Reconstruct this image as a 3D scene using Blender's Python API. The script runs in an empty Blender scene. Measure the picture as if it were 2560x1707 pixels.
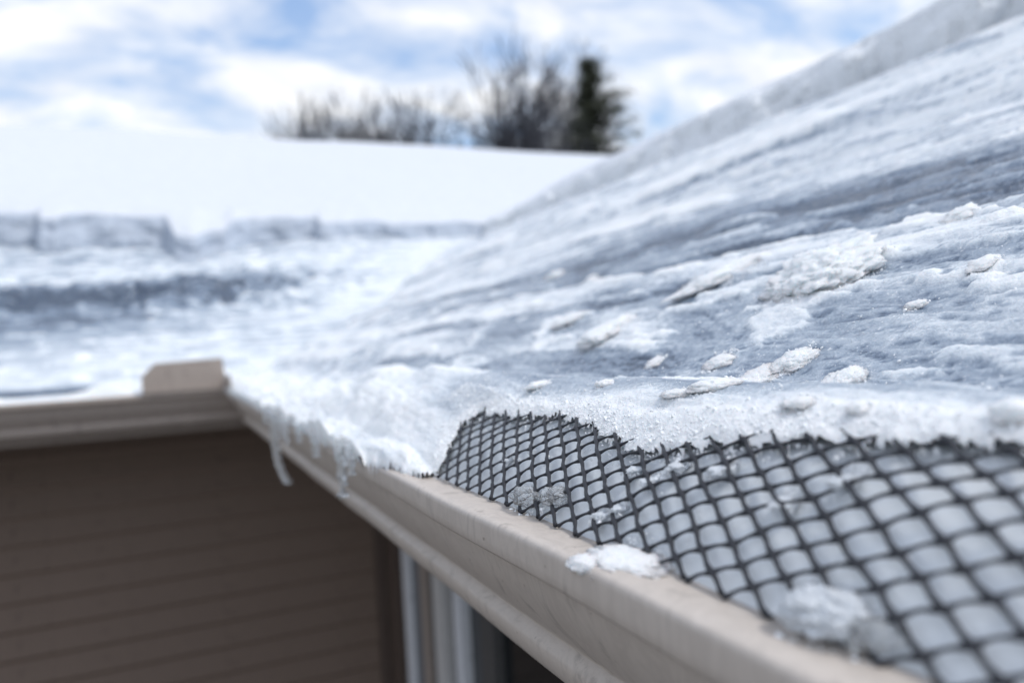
import bpy, bmesh, math, random
import numpy as np
from mathutils import Vector, Matrix, Euler
R = math.radians
rng = np.random.default_rng(7)
random.seed(7)
S = bpy.context.scene
COL = S.collection

# ------------------------------------------------------------------ camera
F = 1900.0                      # focal length in photo pixels (2560 wide)
Yc = np.array([-834., -66., -F]); Yc /= np.linalg.norm(Yc)
tt = (834 ** 2 + 66 ** 2 + F * F) / (834 + 66 * .06)
Xc = np.array([-834. + tt, -66. + .06 * tt, -F]); Xc /= np.linalg.norm(Xc)
Zc = np.cross(Xc, Yc)
M3 = np.array([Xc, Yc, Zc])
CAM = np.array([-.14, 0, .087])
cd = bpy.data.cameras.new('camera'); cam = bpy.data.objects.new('camera', cd); COL.objects.link(cam)
m = Matrix([list(M3[i]) + [CAM[i]] for i in range(3)] + [[0, 0, 0, 1]])
cam.matrix_world = m
cd.sensor_width = 36; cd.lens = F / 2560 * 36
cd.clip_start = .02; cd.clip_end = 3000
cd.dof.use_dof = True; cd.dof.focus_distance = .40; cd.dof.aperture_fstop = 4.5; cd.dof.aperture_blades = 8
S.camera = cam

# ------------------------------------------------------------------ world
SUN_EL, SUN_AZ = R(55), R(135)          # azimuth clockwise from +Y
w = bpy.data.worlds.new("World"); S.world = w; w.use_nodes = True
nt = w.node_tree; nt.nodes.clear(); N = nt.nodes.new; Lk = nt.links.new
out = N('ShaderNodeOutputWorld'); bg = N('ShaderNodeBackground'); bg.inputs[1].default_value = .115
sky = N('ShaderNodeTexSky'); sky.sky_type = 'NISHITA'; sky.sun_disc = False
sky.sun_elevation = SUN_EL; sky.sun_rotation = SUN_AZ; sky.air_density = 1.6; sky.dust_density = 1.2; sky.ozone_density = 1.5
tc = N('ShaderNodeTexCoord'); sep = N('ShaderNodeSeparateXYZ'); Lk(tc.outputs['Generated'], sep.inputs[0])
def mth(op, a, b=None, tree=nt):
    n = tree.nodes.new('ShaderNodeMath'); n.operation = op
    for i, v in enumerate((a, b)):
        if v is None: continue
        if isinstance(v, (int, float)): n.inputs[i].default_value = v
        else: tree.links.new(v, n.inputs[i])
    return n.outputs[0]
den = mth('ADD', mth('MAXIMUM', sep.outputs[2], 0.0), .28)
cb = N('ShaderNodeCombineXYZ'); Lk(mth('DIVIDE', sep.outputs[0], den), cb.inputs[0]); Lk(mth('DIVIDE', sep.outputs[1], den), cb.inputs[1])
mp = N('ShaderNodeMapping'); mp.inputs['Rotation'].default_value = (0, 0, R(-35)); mp.inputs['Scale'].default_value = (2.1, 3.4, 1); mp.inputs['Location'].default_value = (1.3, .4, 0)
Lk(cb.outputs[0], mp.inputs[0])
n1 = N('ShaderNodeTexNoise'); n1.inputs['Scale'].default_value = 1.5; n1.inputs['Detail'].default_value = 7; n1.inputs['Roughness'].default_value = .58; n1.inputs['Distortion'].default_value = .4
Lk(mp.outputs[0], n1.inputs[0])
rp = N('ShaderNodeValToRGB'); rp.color_ramp.elements[0].position = .34; rp.color_ramp.elements[1].position = .60; rp.color_ramp.elements[0].color = (.10, .10, .10, 1)
Lk(n1.outputs[0], rp.inputs[0])
n2 = N('ShaderNodeTexNoise'); n2.inputs['Scale'].default_value = 2.6; n2.inputs['Detail'].default_value = 3; Lk(mp.outputs[0], n2.inputs[0])
cr = N('ShaderNodeValToRGB'); cr.color_ramp.elements[0].position = .3; cr.color_ramp.elements[1].position = .7
cr.color_ramp.elements[0].color = (.76, .80, .88, 1); cr.color_ramp.elements[1].color = (1, 1, 1, 1); Lk(n2.outputs[0], cr.inputs[0])
vm = N('ShaderNodeVectorMath'); vm.operation = 'SCALE'; vm.inputs['Scale'].default_value = 9.0; Lk(cr.outputs[0], vm.inputs[0])
skg = N('ShaderNodeVectorMath'); skg.operation = 'ADD'; skg.inputs[1].default_value = (.3, .8, 2.2); Lk(sky.outputs[0], skg.inputs[0])
mx = N('ShaderNodeMix'); mx.data_type = 'RGBA'; Lk(rp.outputs[0], mx.inputs[0]); Lk(skg.outputs[0], mx.inputs[6]); Lk(vm.outputs[0], mx.inputs[7])
Lk(mx.outputs[2], bg.inputs[0]); Lk(bg.outputs[0], out.inputs[0])

# ------------------------------------------------------------------ sun
sl = bpy.data.lights.new('sun', 'SUN'); sl.energy = 1.6; sl.angle = R(12); sl.color = (1, .97, .93)
so = bpy.data.objects.new('sun', sl); COL.objects.link(so)
sd = Vector((math.sin(SUN_AZ) * math.cos(SUN_EL), math.cos(SUN_AZ) * math.cos(SUN_EL), math.sin(SUN_EL)))
so.rotation_euler = sd.to_track_quat('Z', 'Y').to_euler()

S.view_settings.view_transform = 'Standard'; S.view_settings.look = 'None'
S.view_settings.exposure = .15; S.view_settings.gamma = 1; S.view_settings.use_curve_mapping = False
S.cycles.max_bounces = 6; S.cycles.diffuse_bounces = 3; S.cycles.transmission_bounces = 5; S.cycles.transparent_max_bounces = 4

# ------------------------------------------------------------------ noise
_P = np.random.default_rng(3).permutation(512).astype(np.int64); _P = np.concatenate([_P, _P, _P])
_G2 = np.stack([np.cos(np.arange(512) * 2.399), np.sin(np.arange(512) * 2.399)], 1)
_g = np.random.default_rng(5).normal(size=(512, 3)); _G3 = _g / np.linalg.norm(_g, axis=1)[:, None]
def fade(t): return t * t * t * (t * (t * 6 - 15) + 10)
def perlin(x, y, seed=0):
    x = np.asarray(x, float); y = np.asarray(y, float); x, y = np.broadcast_arrays(x, y)
    xi = np.floor(x).astype(np.int64); yi = np.floor(y).astype(np.int64); xf = x - xi; yf = y - yi
    u, v = fade(xf), fade(yf)
    def g(i, j):
        h = _P[(_P[(xi + i + seed * 37) % 512] + yi + j) % 512]
        return _G2[h, 0] * (xf - i) + _G2[h, 1] * (yf - j)
    a = g(0, 0) * (1 - u) + g(1, 0) * u; b = g(0, 1) * (1 - u) + g(1, 1) * u
    return (a * (1 - v) + b * v) * 1.5
def fbm(x, y, o=4, seed=0, r=.5):
    s = 0; a = 1; k = 0
    for i in range(o):
        s = s + perlin(x * 2 ** i, y * 2 ** i, seed + i) * a; k += a; a *= r
    return s / k * 1.3
def perlin3(p, seed=0):
    pi = np.floor(p).astype(np.int64); pf = p - pi; u = fade(pf); r = 0
    for i in (0, 1):
        for j in (0, 1):
            for k in (0, 1):
                h = _P[(_P[(_P[(pi[:, 0] + i + seed * 31) % 512] + pi[:, 1] + j) % 512] + pi[:, 2] + k) % 512]
                d = pf - (i, j, k)
                wt = (u[:, 0] if i else 1 - u[:, 0]) * (u[:, 1] if j else 1 - u[:, 1]) * (u[:, 2] if k else 1 - u[:, 2])
                r = r + wt * (_G3[h] * d).sum(1)
    return r * 1.5
def fbm3(p, o=4, seed=0, r=.5):
    s = 0; a = 1; k = 0
    for i in range(o): s = s + perlin3(p * 2 ** i, seed + i) * a; k += a; a *= r
    return s / k * 1.3
def sst(a, b, x): t = np.clip((x - a) / (b - a), 0, 1); return t * t * (3 - 2 * t)

# ------------------------------------------------------------------ helpers
def tag(o, label=None, cat=None, group=None, kind=None):
    if label: o['label'] = label
    if cat: o['category'] = cat
    if group: o['group'] = group
    if kind: o['kind'] = kind
    return o
def link(name, me, mat, parent=None, smooth=True):
    o = bpy.data.objects.new(name, me); COL.objects.link(o)
    if mat and not me.materials: me.materials.append(mat)
    if smooth and len(me.polygons): me.polygons.foreach_set('use_smooth', [True] * len(me.polygons))
    if parent: o.parent = parent
    return o
def empty(name, loc=(0, 0, 0)):
    o = bpy.data.objects.new(name, None); COL.objects.link(o); o.location = loc; o.empty_display_size = .05
    return o
def mesh(name, V, Fc):
    """fast quad/tri mesh from numpy arrays"""
    me = bpy.data.meshes.new(name); V = np.asarray(V, np.float32); Fc = np.asarray(Fc, np.int32)
    n = Fc.shape[1]
    me.vertices.add(len(V)); me.vertices.foreach_set('co', V.ravel())
    me.loops.add(Fc.size); me.loops.foreach_set('vertex_index', Fc.ravel())
    me.polygons.add(len(Fc)); me.polygons.foreach_set('loop_start', np.arange(0, Fc.size, n, dtype=np.int32))
    me.update(calc_edges=True)
    return me
def attr(me, name, vals, used=None):
    a = me.attributes.new(name, 'FLOAT', 'POINT'); a.data.foreach_set('value', np.asarray(vals, np.float32).ravel())
def grid_faces(nr, nc):
    i = np.arange(nr - 1)[:, None] * nc + np.arange(nc - 1)[None]
    return np.stack([i, i + 1, i + nc + 1, i + nc], -1).reshape(-1, 4)
def compact(V, Fc, attrs):
    u, inv = np.unique(Fc, return_inverse=True)
    return V[u], inv.reshape(Fc.shape), [a[u] for a in attrs]
def box(name, lo, hi, mat, parent=None, bev=0):
    bm = bmesh.new(); bmesh.ops.create_cube(bm, size=1)
    for v in bm.verts: v.co = Vector([lo[i] + (v.co[i] + .5) * (hi[i] - lo[i]) for i in range(3)])
    if bev: bmesh.ops.bevel(bm, geom=bm.edges[:], offset=bev, segments=2, affect='EDGES')
    me = bpy.data.meshes.new(name); bm.to_mesh(me); bm.free()
    return link(name, me, mat, parent, smooth=False)
def extrude_profile(prof, a0, a1, axis, n=2, wob=None):
    """prof: list of (d, z): d = distance inward from the crest. axis 'y': the near eave, 'x': the far eave."""
    P = np.array(prof, float); k = len(P); ts = np.linspace(0, 1, n); V = []
    for t in ts:
        for d, z in P:
            e0, e1 = a0(d), a1(d); a = e0 + (e1 - e0) * t
            dz = wob(a, d) if wob else 0
            V.append((d, a, z + dz) if axis == 'y' else (a, LL + d, z + dz))
    Fc = grid_faces(n, k)
    if axis == 'x': Fc = Fc[:, ::-1]
    return np.array(V), Fc
def mat(name, col=(.5, .5, .5), rough=.5, spec=.5, **k):
    m_ = bpy.data.materials.new(name); m_.use_nodes = True
    b = m_.node_tree.nodes['Principled BSDF']; b.inputs['Base Color'].default_value = (*col, 1)
    b.inputs['Roughness'].default_value = rough; b.inputs['Specular IOR Level'].default_value = spec
    for kk, v in k.items(): b.inputs[kk.replace('_', ' ')].default_value = v
    return m_
class T:
    """small node builder"""
    def __init__(s, m_): s.t = m_.node_tree; s.b = s.t.nodes['Principled BSDF']
    def n(s, ty, **k):
        nd = s.t.nodes.new(ty)
        for a, v in k.items():
            if a.startswith('i_'): nd.inputs[a[2:].replace('_', ' ')].default_value = v
            else: setattr(nd, a, v)
        return nd
    def l(s, a, b): s.t.links.new(a, b)
    def coord(s, scale=(1, 1, 1)):
        c = s.n('ShaderNodeTexCoord'); mpp = s.n('ShaderNodeMapping'); mpp.inputs['Scale'].default_value = scale
        s.l(c.outputs['Object'], mpp.inputs[0]); return mpp.outputs[0]
    def noise(s, co, sc, det=4, rough=.55, dist=0):
        nd = s.n('ShaderNodeTexNoise', i_Scale=sc, i_Detail=det, i_Roughness=rough, i_Distortion=dist); s.l(co, nd.inputs['Vector']); return nd.outputs['Fac']
    def ramp(s, f, stops):
        nd = s.n('ShaderNodeValToRGB'); e = nd.color_ramp.elements
        e[0].position, e[0].color = stops[0][0], (*stops[0][1], 1); e[1].position, e[1].color = stops[-1][0], (*stops[-1][1], 1)
        for p, c in stops[1:-1]: x = e.new(p); x.color = (*c, 1)
        s.l(f, nd.inputs[0]); return nd.outputs[0]
    def m(s, op, a, b=None): return mth(op, a, b, s.t)
    def bump(s, h, dist, st=1, nrm=None):
        nd = s.n('ShaderNodeBump', i_Strength=st, i_Distance=dist); s.l(h, nd.inputs['Height'])
        if nrm: s.l(nrm, nd.inputs['Normal'])
        return nd.outputs[0]
    def mix(s, f, a, b):
        nd = s.n('ShaderNodeMix', data_type='RGBA')
        for i, v in ((0, f), (6, a), (7, b)):
            if isinstance(v, (int, float)): nd.inputs[i].default_value = v
            elif isinstance(v, tuple): nd.inputs[i].default_value = (*v, 1)
            else: s.l(v, nd.inputs[i])
        return nd.outputs[2]

# ------------------------------------------------------------------ materials
def ice_snow_material():
    m_ = mat('ice_and_snow', rough=.4); t = T(m_)
    at = t.n('ShaderNodeAttribute', attribute_name='snow').outputs['Fac']
    co = t.coord(); cs = t.coord((1, .12, 1))
    nf = t.noise(co, 260, 5, .65); nm = t.noise(cs, 75, 6, .65, .25); sp = t.noise(co, 520, 1, .4); nl = t.noise(co, 700, 2, .5)
    f = t.m('ADD', at, t.m('MULTIPLY', t.m('SUBTRACT', nm, .5), .36)); f = t.m('ADD', f, t.m('MULTIPLY', t.m('SUBTRACT', nf, .5), .5))
    c = t.ramp(f, [(0, (.045, .07, .115)), (.2, (.18, .235, .315)), (.45, (.39, .455, .535)), (.7, (.68, .73, .775)), (.95, (.90, .92, .93))])
    glint = t.ramp(sp, [(.72, (0, 0, 0)), (.76, (1, 1, 1))]); c = t.mix(t.m('MULTIPLY', glint, .8), c, (.93, .94, .95))
    t.l(c, t.b.inputs['Base Color'])
    t.l(t.ramp(f, [(.2, (.09,) * 3), (.55, (.20,) * 3), (.85, (.50,) * 3)]), t.b.inputs['Roughness'])
    t.b.inputs['Subsurface Weight'].default_value = .35; t.b.inputs['Subsurface Radius'].default_value = (.7, .9, 1); t.b.inputs['Subsurface Scale'].default_value = .008
    b1 = t.bump(nf, .0022, .8); b2 = t.bump(nl, .0006, .7, b1); b3 = t.bump(nm, .003, .3, b2)
    t.l(b3, t.b.inputs['Normal'])
    return m_
M_ICE = ice_snow_material()
def snow_material(name, col, scale, dist, rough=.6, lo=.93, sss=0):
    m_ = mat(name, col, rough, .3); t = T(m_); co = t.coord()
    nf = t.noise(co, scale, 5, .6); g = t.noise(co, scale * 5, 2)
    t.l(t.ramp(nf, [(.3, tuple(c * lo for c in col)), (.7, col)]), t.b.inputs['Base Color'])
    t.l(t.bump(g, dist * .3, .6, t.bump(nf, dist, .7)), t.b.inputs['Normal'])
    if sss:
        t.b.inputs['Subsurface Weight'].default_value = sss; t.b.inputs['Subsurface Radius'].default_value = (.8, .95, 1); t.b.inputs['Subsurface Scale'].default_value = .006
    return m_
M_SNOW = snow_material('deep_snow', (.68, .71, .76), 14, .01)
M_FACE = snow_material('cut_snow_face', (.82, .85, .88), 22, .02, lo=.88); M_FACEF = snow_material('shaded_cut_snow_face', (.50, .56, .65), 9, .02, lo=.75)  # far cut face darker than the slope: its shade is put into the colour
M_CHUNK = snow_material('granular_snow_lump', (.91, .945, .975), 240, .0020, .35, lo=.95, sss=.9)
M_GROUND = snow_material('low_bounce_ground', (.20, .195, .19), 3, .05)  # ground out of view, kept dark to limit bounce light on gutters and siding
M_CHUNK.node_tree.nodes['Principled BSDF'].inputs['Transmission Weight'].default_value = .06; M_CHUNK.node_tree.nodes['Principled BSDF'].inputs['IOR'].default_value = 1.31
M_GRAIN = mat('ice_grain', (.93, .95, .97), .3, .5)
def slush():
    m_ = mat('half_melted_slush', (.90, .94, .98), .3, .5, Transmission_Weight=.38, IOR=1.25); t = T(m_); co = t.coord()
    n = t.noise(co, 300, 4); t.l(t.bump(n, .002, .6), t.b.inputs['Normal'])
    return m_
M_SLUSH = slush()
def clear_ice():
    m_ = mat('wet_ice', (.95, .97, .98), .10, .5, Transmission_Weight=.78, IOR=1.31); t = T(m_); co = t.coord()
    n = t.noise(co, 160, 3); t.l(t.bump(n, .002, .5), t.b.inputs['Normal'])
    return m_
M_CLEAR = clear_ice()
def gutter_ice():
    m_ = mat('frozen_gutter_ice', (.70, .75, .79), .42, .5); t = T(m_); co = t.coord()
    n = t.noise(co, 90, 5, .6); n2 = t.noise(co, 600, 3)
    t.l(t.ramp(n, [(.3, (.70, .74, .78)), (.7, (.80, .84, .87))]), t.b.inputs['Base Color'])
    t.l(t.bump(n2, .0005, .5, t.bump(n, .0015, .4)), t.b.inputs['Normal'])
    return m_
M_GICE = gutter_ice()
def painted(name, col, rough=.42, dirt=.5, spec=.4):
    m_ = mat(name, col, rough, spec); t = T(m_); co = t.coord()
    n = t.noise(t.coord((1, 1, .35)), 42, 6, .66, .9); fine = t.noise(co, 420, 3); spot = t.noise(co, 150, 2, .4)
    dk = tuple(c * .72 for c in col); stain = t.ramp(n, [(.34, dk), (.42, tuple(c * .93 for c in col)), (.50, col), (.56, tuple(c * .90 for c in col)), (.64, col), (.7, tuple(min(1, c * 1.04) for c in col))])
    sp = t.ramp(spot, [(.24, (.25, .2, .17)), (.27, (1, 1, 1))])
    mxn = t.n('ShaderNodeMix', data_type='RGBA', blend_type='MULTIPLY'); mxn.inputs[0].default_value = dirt; t.l(stain, mxn.inputs[6]); t.l(sp, mxn.inputs[7])
    t.l(mxn.outputs[2], t.b.inputs['Base Color'])
    t.l(t.ramp(n, [(.3, (.6, .6, .6)), (.7, (rough,) * 3)]), t.b.inputs['Roughness'])
    t.l(t.bump(fine, .0002, .35, t.bump(n, .0008, .3)), t.b.inputs['Normal'])
    return m_
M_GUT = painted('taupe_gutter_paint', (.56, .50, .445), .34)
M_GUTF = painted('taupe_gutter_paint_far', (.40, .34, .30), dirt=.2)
M_SID = painted('brown_vinyl_siding', (.225, .165, .13), .55, .1, .25)
M_TRIM = painted('brown_corner_trim', (.12, .088, .072), .5, .1)
M_WHITE = painted('white_window_vinyl', (.80, .82, .86), .4, .05)
M_WHITED = painted('off_white_window_vinyl', (.66, .65, .64), .4, .05); M_GREY = painted('blue_grey_window_vinyl', (.20, .215, .24), .4, .05); M_GREYD = painted('dark_grey_window_sash', (.10, .10, .10), .4, .05)
M_GLASS = mat('dark_window_glass', (.01, .012, .014), .06, .6)
M_SHINGLE = painted('dark_shingle', (.03, .033, .04), .8, .3)
M_NET = painted('black_plastic_net', (.018, .020, .027), .42, .1, .5)
M_BARK = mat('bark', (.07, .065, .065), .9); M_TWIG = mat('twig', (.05, .052, .065), .9)
M_NEEDLE = mat('spruce_needles', (.040, .048, .026), .7)

# ------------------------------------------------------------------ geometry of the eaves
LL = 2.6            # crest of the far gutter
FZ = .011           # far gutter sits a little higher
PITCH = .417
BK = .12            # roof deck starts this far behind the crest
DX0, DW, DH = .0215, .1035, .055
_s = np.linspace(0, .0625, 80); _th = .8865 - 4.755 * _s
_dx = np.concatenate([[0], np.cumsum(np.cos(_th[:-1]) * np.diff(_s))]) + DX0; _dz = np.concatenate([[0], np.cumsum(np.sin(_th[:-1]) * np.diff(_s))])
_e = np.linspace(0, 1, 40)[1:]; _sl = math.tan(_th[-1])
_dx = np.concatenate([_dx, _dx[-1] + .040 * _e, [.125, .150]]); _dz = np.concatenate([_dz, _dz[-1] + .040 * _sl * (_e - _e ** 2 / 2), [.0525, .048]])
def dome(x, y=0):
    x = np.asarray(x, float); a = np.interp(x, _dx, _dz, left=0.); u = np.clip((x - DX0) / DW, 0, 1)
    return a + .0016 * perlin(np.asarray(y) * 14, x * 30, 41) * sst(0, .3, u)
def deck(s): return .035 + PITCH * s

# ================================================================== SETTING
gm = mesh('ground', [(-600, -600, -2.9), (600, -600, -2.9), (600, 900, -2.9), (-600, 900, -2.9)], [(0, 1, 2, 3)])
tag(link('ground', gm, M_GROUND), 'unseen ground below the house, darkened to cut bounce light', kind='structure')

# ------------------------------------------------------------------ house
house = tag(empty('house', (0, 0, -2.9)), 'house with brown siding and a snow covered roof behind the gutters', 'house')
def hp(o): o.parent = house; o.matrix_parent_inverse = house.matrix_world.inverted(); return o
house.matrix_world = Matrix.Translation((0, 0, -2.9)); house.location = (0, 0, -2.9)
INV = Matrix.Translation((0, 0, 2.9))
def hpart(o, par=None):
    o.parent = par or house
    o.matrix_parent_inverse = INV if par is None else Matrix.Identity(4)
    return o
OV = .50
XW, YW = .135 + OV, LL + .135 + OV
SOF = -.125
# roof deck: two planes meeting in the valley, each with its far side
RN, RF = 6.0, 5.15       # upslope run of the near and the far roof
def roof_deck():
    V = []; Fc = []
    def q(*p):
        i = len(V); V.extend(p); Fc.append(tuple(range(i, i + len(p))))
    z0, zt = .02, .02 + PITCH * RF
    X0, Y0 = -8., -4.
    x0 = .10; y0 = LL + .10
    q((x0, Y0, z0), (x0 + RF, Y0, zt), (x0 + RF, y0 + RF, zt), (x0, y0, z0))
    q((X0, y0, z0), (x0, y0, z0), (x0 + RF, y0 + RF, zt), (X0, y0 + RF, zt))
    q((x0 + RF, Y0, zt), (x0 + 2 * RF, Y0, z0), (x0 + 2 * RF, y0 + 2 * RF, z0), (x0 + RF, y0 + RF, zt))
    q((X0, y0 + RF, zt), (x0 + RF, y0 + RF, zt), (x0 + 2 * RF, y0 + 2 * RF, z0), (X0, y0 + 2 * RF, z0))
    me = bpy.data.meshes.new('roof'); me.from_pydata(V, [], Fc); return me
hpart(link('roof', roof_deck(), M_SHINGLE, smooth=False))
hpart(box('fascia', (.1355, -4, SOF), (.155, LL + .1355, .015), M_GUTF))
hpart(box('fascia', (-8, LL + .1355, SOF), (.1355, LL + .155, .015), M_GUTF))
hpart(box('soffit', (.155, -4, SOF), (XW, YW, SOF + .012), M_TRIM))
hpart(box('soffit', (-8, LL + .155, SOF), (.153, YW, SOF + .012), M_TRIM))
wf = hpart(box('wall', (-8, YW + .02, -2.9), (XW + .1, YW + .12, SOF - .001), M_SID)); wf.data.name = 'wall'
wn = hpart(box('wall', (XW + .02, -4, -2.9), (XW + .12, YW + .018, SOF - .001), M_SID))
# lap siding courses: each board its own object, bottom edge proud
def board(axis, length):
    c = .1012
    pr = [(-.001, 0), (-.003, -.006), (-.0165, -.078), (-.0185, -.0830), (-.0175, -.0850), (-.001, -.0850), (-.001, c * -1)]
    V = []
    for a in (0, length):
        for d, z in pr: V.append((d, a, z) if axis == 'y' else (a, d, z))
    Fc = grid_faces(2, len(pr)); me = mesh('siding_board', np.array(V), Fc); me.materials.append(M_SID); return me
bx = board('x', 8 + XW - .05); by = board('y', YW - 1.0)
for k in range(27):
    z = SOF - .002 - k * .1012
    o = link('siding_board', bx, None, smooth=False); o.location = (-8, YW + .019, z); hpart(o)
o = box('corner_trim', (XW - .052, YW - .03, -2.9), (XW - .006, YW + .006, SOF - .002), M_TRIM, None, .002); hpart(o)
# window unit in the near wall, seen edge on below the near gutter
def yn(px_y): return px_y
wx = XW
def strip(name, y0, y1, x0, mt, zb=-2.3, zt=SOF - .004, par=None, bev=.003):
    return box(name, (x0, min(y0, y1), zb), (wx + .03, max(y0, y1), zt), mt, par, bev)
hpart(strip('corner_trim', 3.141, 3.019, wx - .020, M_TRIM))
win = hpart(strip('window', 2.912, 2.799, wx - .020, M_WHITE))
def sub(o): o.parent = win; o.matrix_parent_inverse = Matrix.Identity(4); return o
sub(strip('frame', 2.797, 2.694, wx - .012, M_GREY))
sub(strip('frame', 2.692, 2.611, wx - .016, M_GUTF))
sub(strip('sash', 2.609, 2.533, wx - .004, M_GREYD))
sub(strip('frame', 2.522, 2.418, wx - .020, M_WHITED))
sub(strip('mullion', 2.308, 2.237, wx - .020, M_WHITE))
sub(strip('sash', 2.082, 1.974, wx - .016, M_GREYD))
sub(box('pane', (wx + .012, .3, -2.3), (wx + .018, 2.995, SOF - .006), M_GLASS))

# ------------------------------------------------------------------ gutters
PROF = [(.1350, .004), (.1340, -.002), (.1335, -.1085), (.062, -.1100), (.0585, -.1090), (.0525, -.1050), (.0465, -.0980), (.0432, -.0900), (.0420, -.0850), (.0428, -.0828), (.0500, -.0800), (.0460, -.0750), (.0400, -.0690),
        (.0330, -.0610), (.0265, -.0510), (.0205, -.0400), (.0170, -.0290), (.0160, -.0200), (.0140, -.0178), (.0040, -.0176), (.0018, -.0170), (.0008, -.0155), (.0002, -.0110), (.0001, -.0040), (.0002, -.0028), (.0006, -.0016), (.0014, -.0007), (.0026, -.0001), (.0045, .0001), (.0080, .0002), (.0150, -.0006), (.0240, -.0004), (.0262, -.0020), (.0265, -.0080), (.0250, -.0120)]
def wob_n(a, d): return .0006 * math.sin(a * 9.3) + .0005 * math.sin(a * 23 + 1) + (.0016 * float(perlin(a * 11, d * 90, 77)) if .007 < d < .03 else 0)
V, Fc = extrude_profile(PROF, lambda d: -3.2, lambda d: LL + d, 'y', 260, wob_n)
g1 = empty('rain_gutter', (0, 0, 0))
tag(g1, 'taupe painted rain gutter running from the near right corner to the inside corner', 'gutter', 'rain gutters along the eaves')
link('trough', mesh('trough', V, Fc), M_GUT, g1, False)
g2 = empty('rain_gutter', (0, 0, 0)); g2.location = (0, 0, FZ)
tag(g2, 'blurred brown rain gutter across the far wall, snow lying in it', 'gutter', 'rain gutters along the eaves')
V, Fc = extrude_profile(PROF, lambda d: -7., lambda d: d, 'x', 60)
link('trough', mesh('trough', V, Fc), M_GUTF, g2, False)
# seam plate and joint on the far gutter
def seam(a0, a1, off, par, axis):
    pr = [(d - off if d < .06 else d, z - (off if z < -.1 else -off * .6)) for d, z in PROF[3:29]]
    V, Fc = extrude_profile(pr, lambda d: a0, lambda d: a1, axis, 2); return link('seam_strip', mesh('seam_strip', V, Fc), M_GUTF if axis == 'x' else M_GUT, par)
seam(-.135, -.100, .0022, g2, 'x')
# splash guard plate at the inside corner
def guard():
    t_ = .0022
    poly = [(-.245, -.002), (-.245, .055), (-.207, .094), (-.010, .100), (-.002, -.002)]
    y_ = LL - .0045
    bm = bmesh.new(); fr = [bm.verts.new((x, y_ + .012 * max(0, z) / .08 * 0, z)) for x, z in poly]; f0 = bm.faces.new(fr)
    r = bmesh.ops.extrude_face_region(bm, geom=[f0]); 
    for v in [g for g in r['geom'] if isinstance(g, bmesh.types.BMVert)]: v.co.y += t_
    bmesh.ops.recalc_face_normals(bm, faces=bm.faces[:])
    me = bpy.data.meshes.new('splash_plate'); bm.to_mesh(me); bm.free(); return me
sg = empty('splash_guard', (0, 0, FZ)); tag(sg, 'brown metal splash guard plate with clipped corner standing at the inside corner of the gutters', 'splash guard')
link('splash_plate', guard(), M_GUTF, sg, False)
box('bent_flange', (-.245, LL - .0085, .002), (-.004, LL - .0048, .019), M_GUTF, sg, .001)
# return leg of the plate along the near gutter, edge on to the viewer
box('return_plate', (-.0035, LL - .22, -.002), (-.0010, LL - .004, .045), M_GUTF, sg)

# ------------------------------------------------------------------ plastic net of the gutter guard
XB_Y = [-.4, .10, .15, .18, .208, .25, .29, .312, .35, .392, .42, .47]
XB_X = [.096, .088, .082, .077, .073, .067, .060, .057, .063, .069, .069, .064]
YB_X = [-.03, -.002, .006, .014, .024, .032, .040, .050, .062, .075]
YB_Y = [.64, .61, .545, .520, .512, .518, .528, .535, .525, .48]
def field(x, y):
    wx_ = x + .0035 * fbm(x * 90, y * 90, 4, 61); wy_ = y + .005 * fbm(x * 80 + 9, y * 80, 4, 62)
    a = wx_ - np.interp(wy_, XB_Y, XB_X); b = wy_ - np.interp(wx_, YB_X, YB_Y)
    return np.maximum(a, b)
def arc_table():
    xs = np.linspace(DX0 - .001, .110, 600); zs = np.interp(xs, _dx, _dz)
    sarc = np.concatenate([[0], np.cumsum(np.hypot(np.diff(xs), np.diff(zs)))]); return xs, sarc
AX, AS = arc_table()
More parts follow.
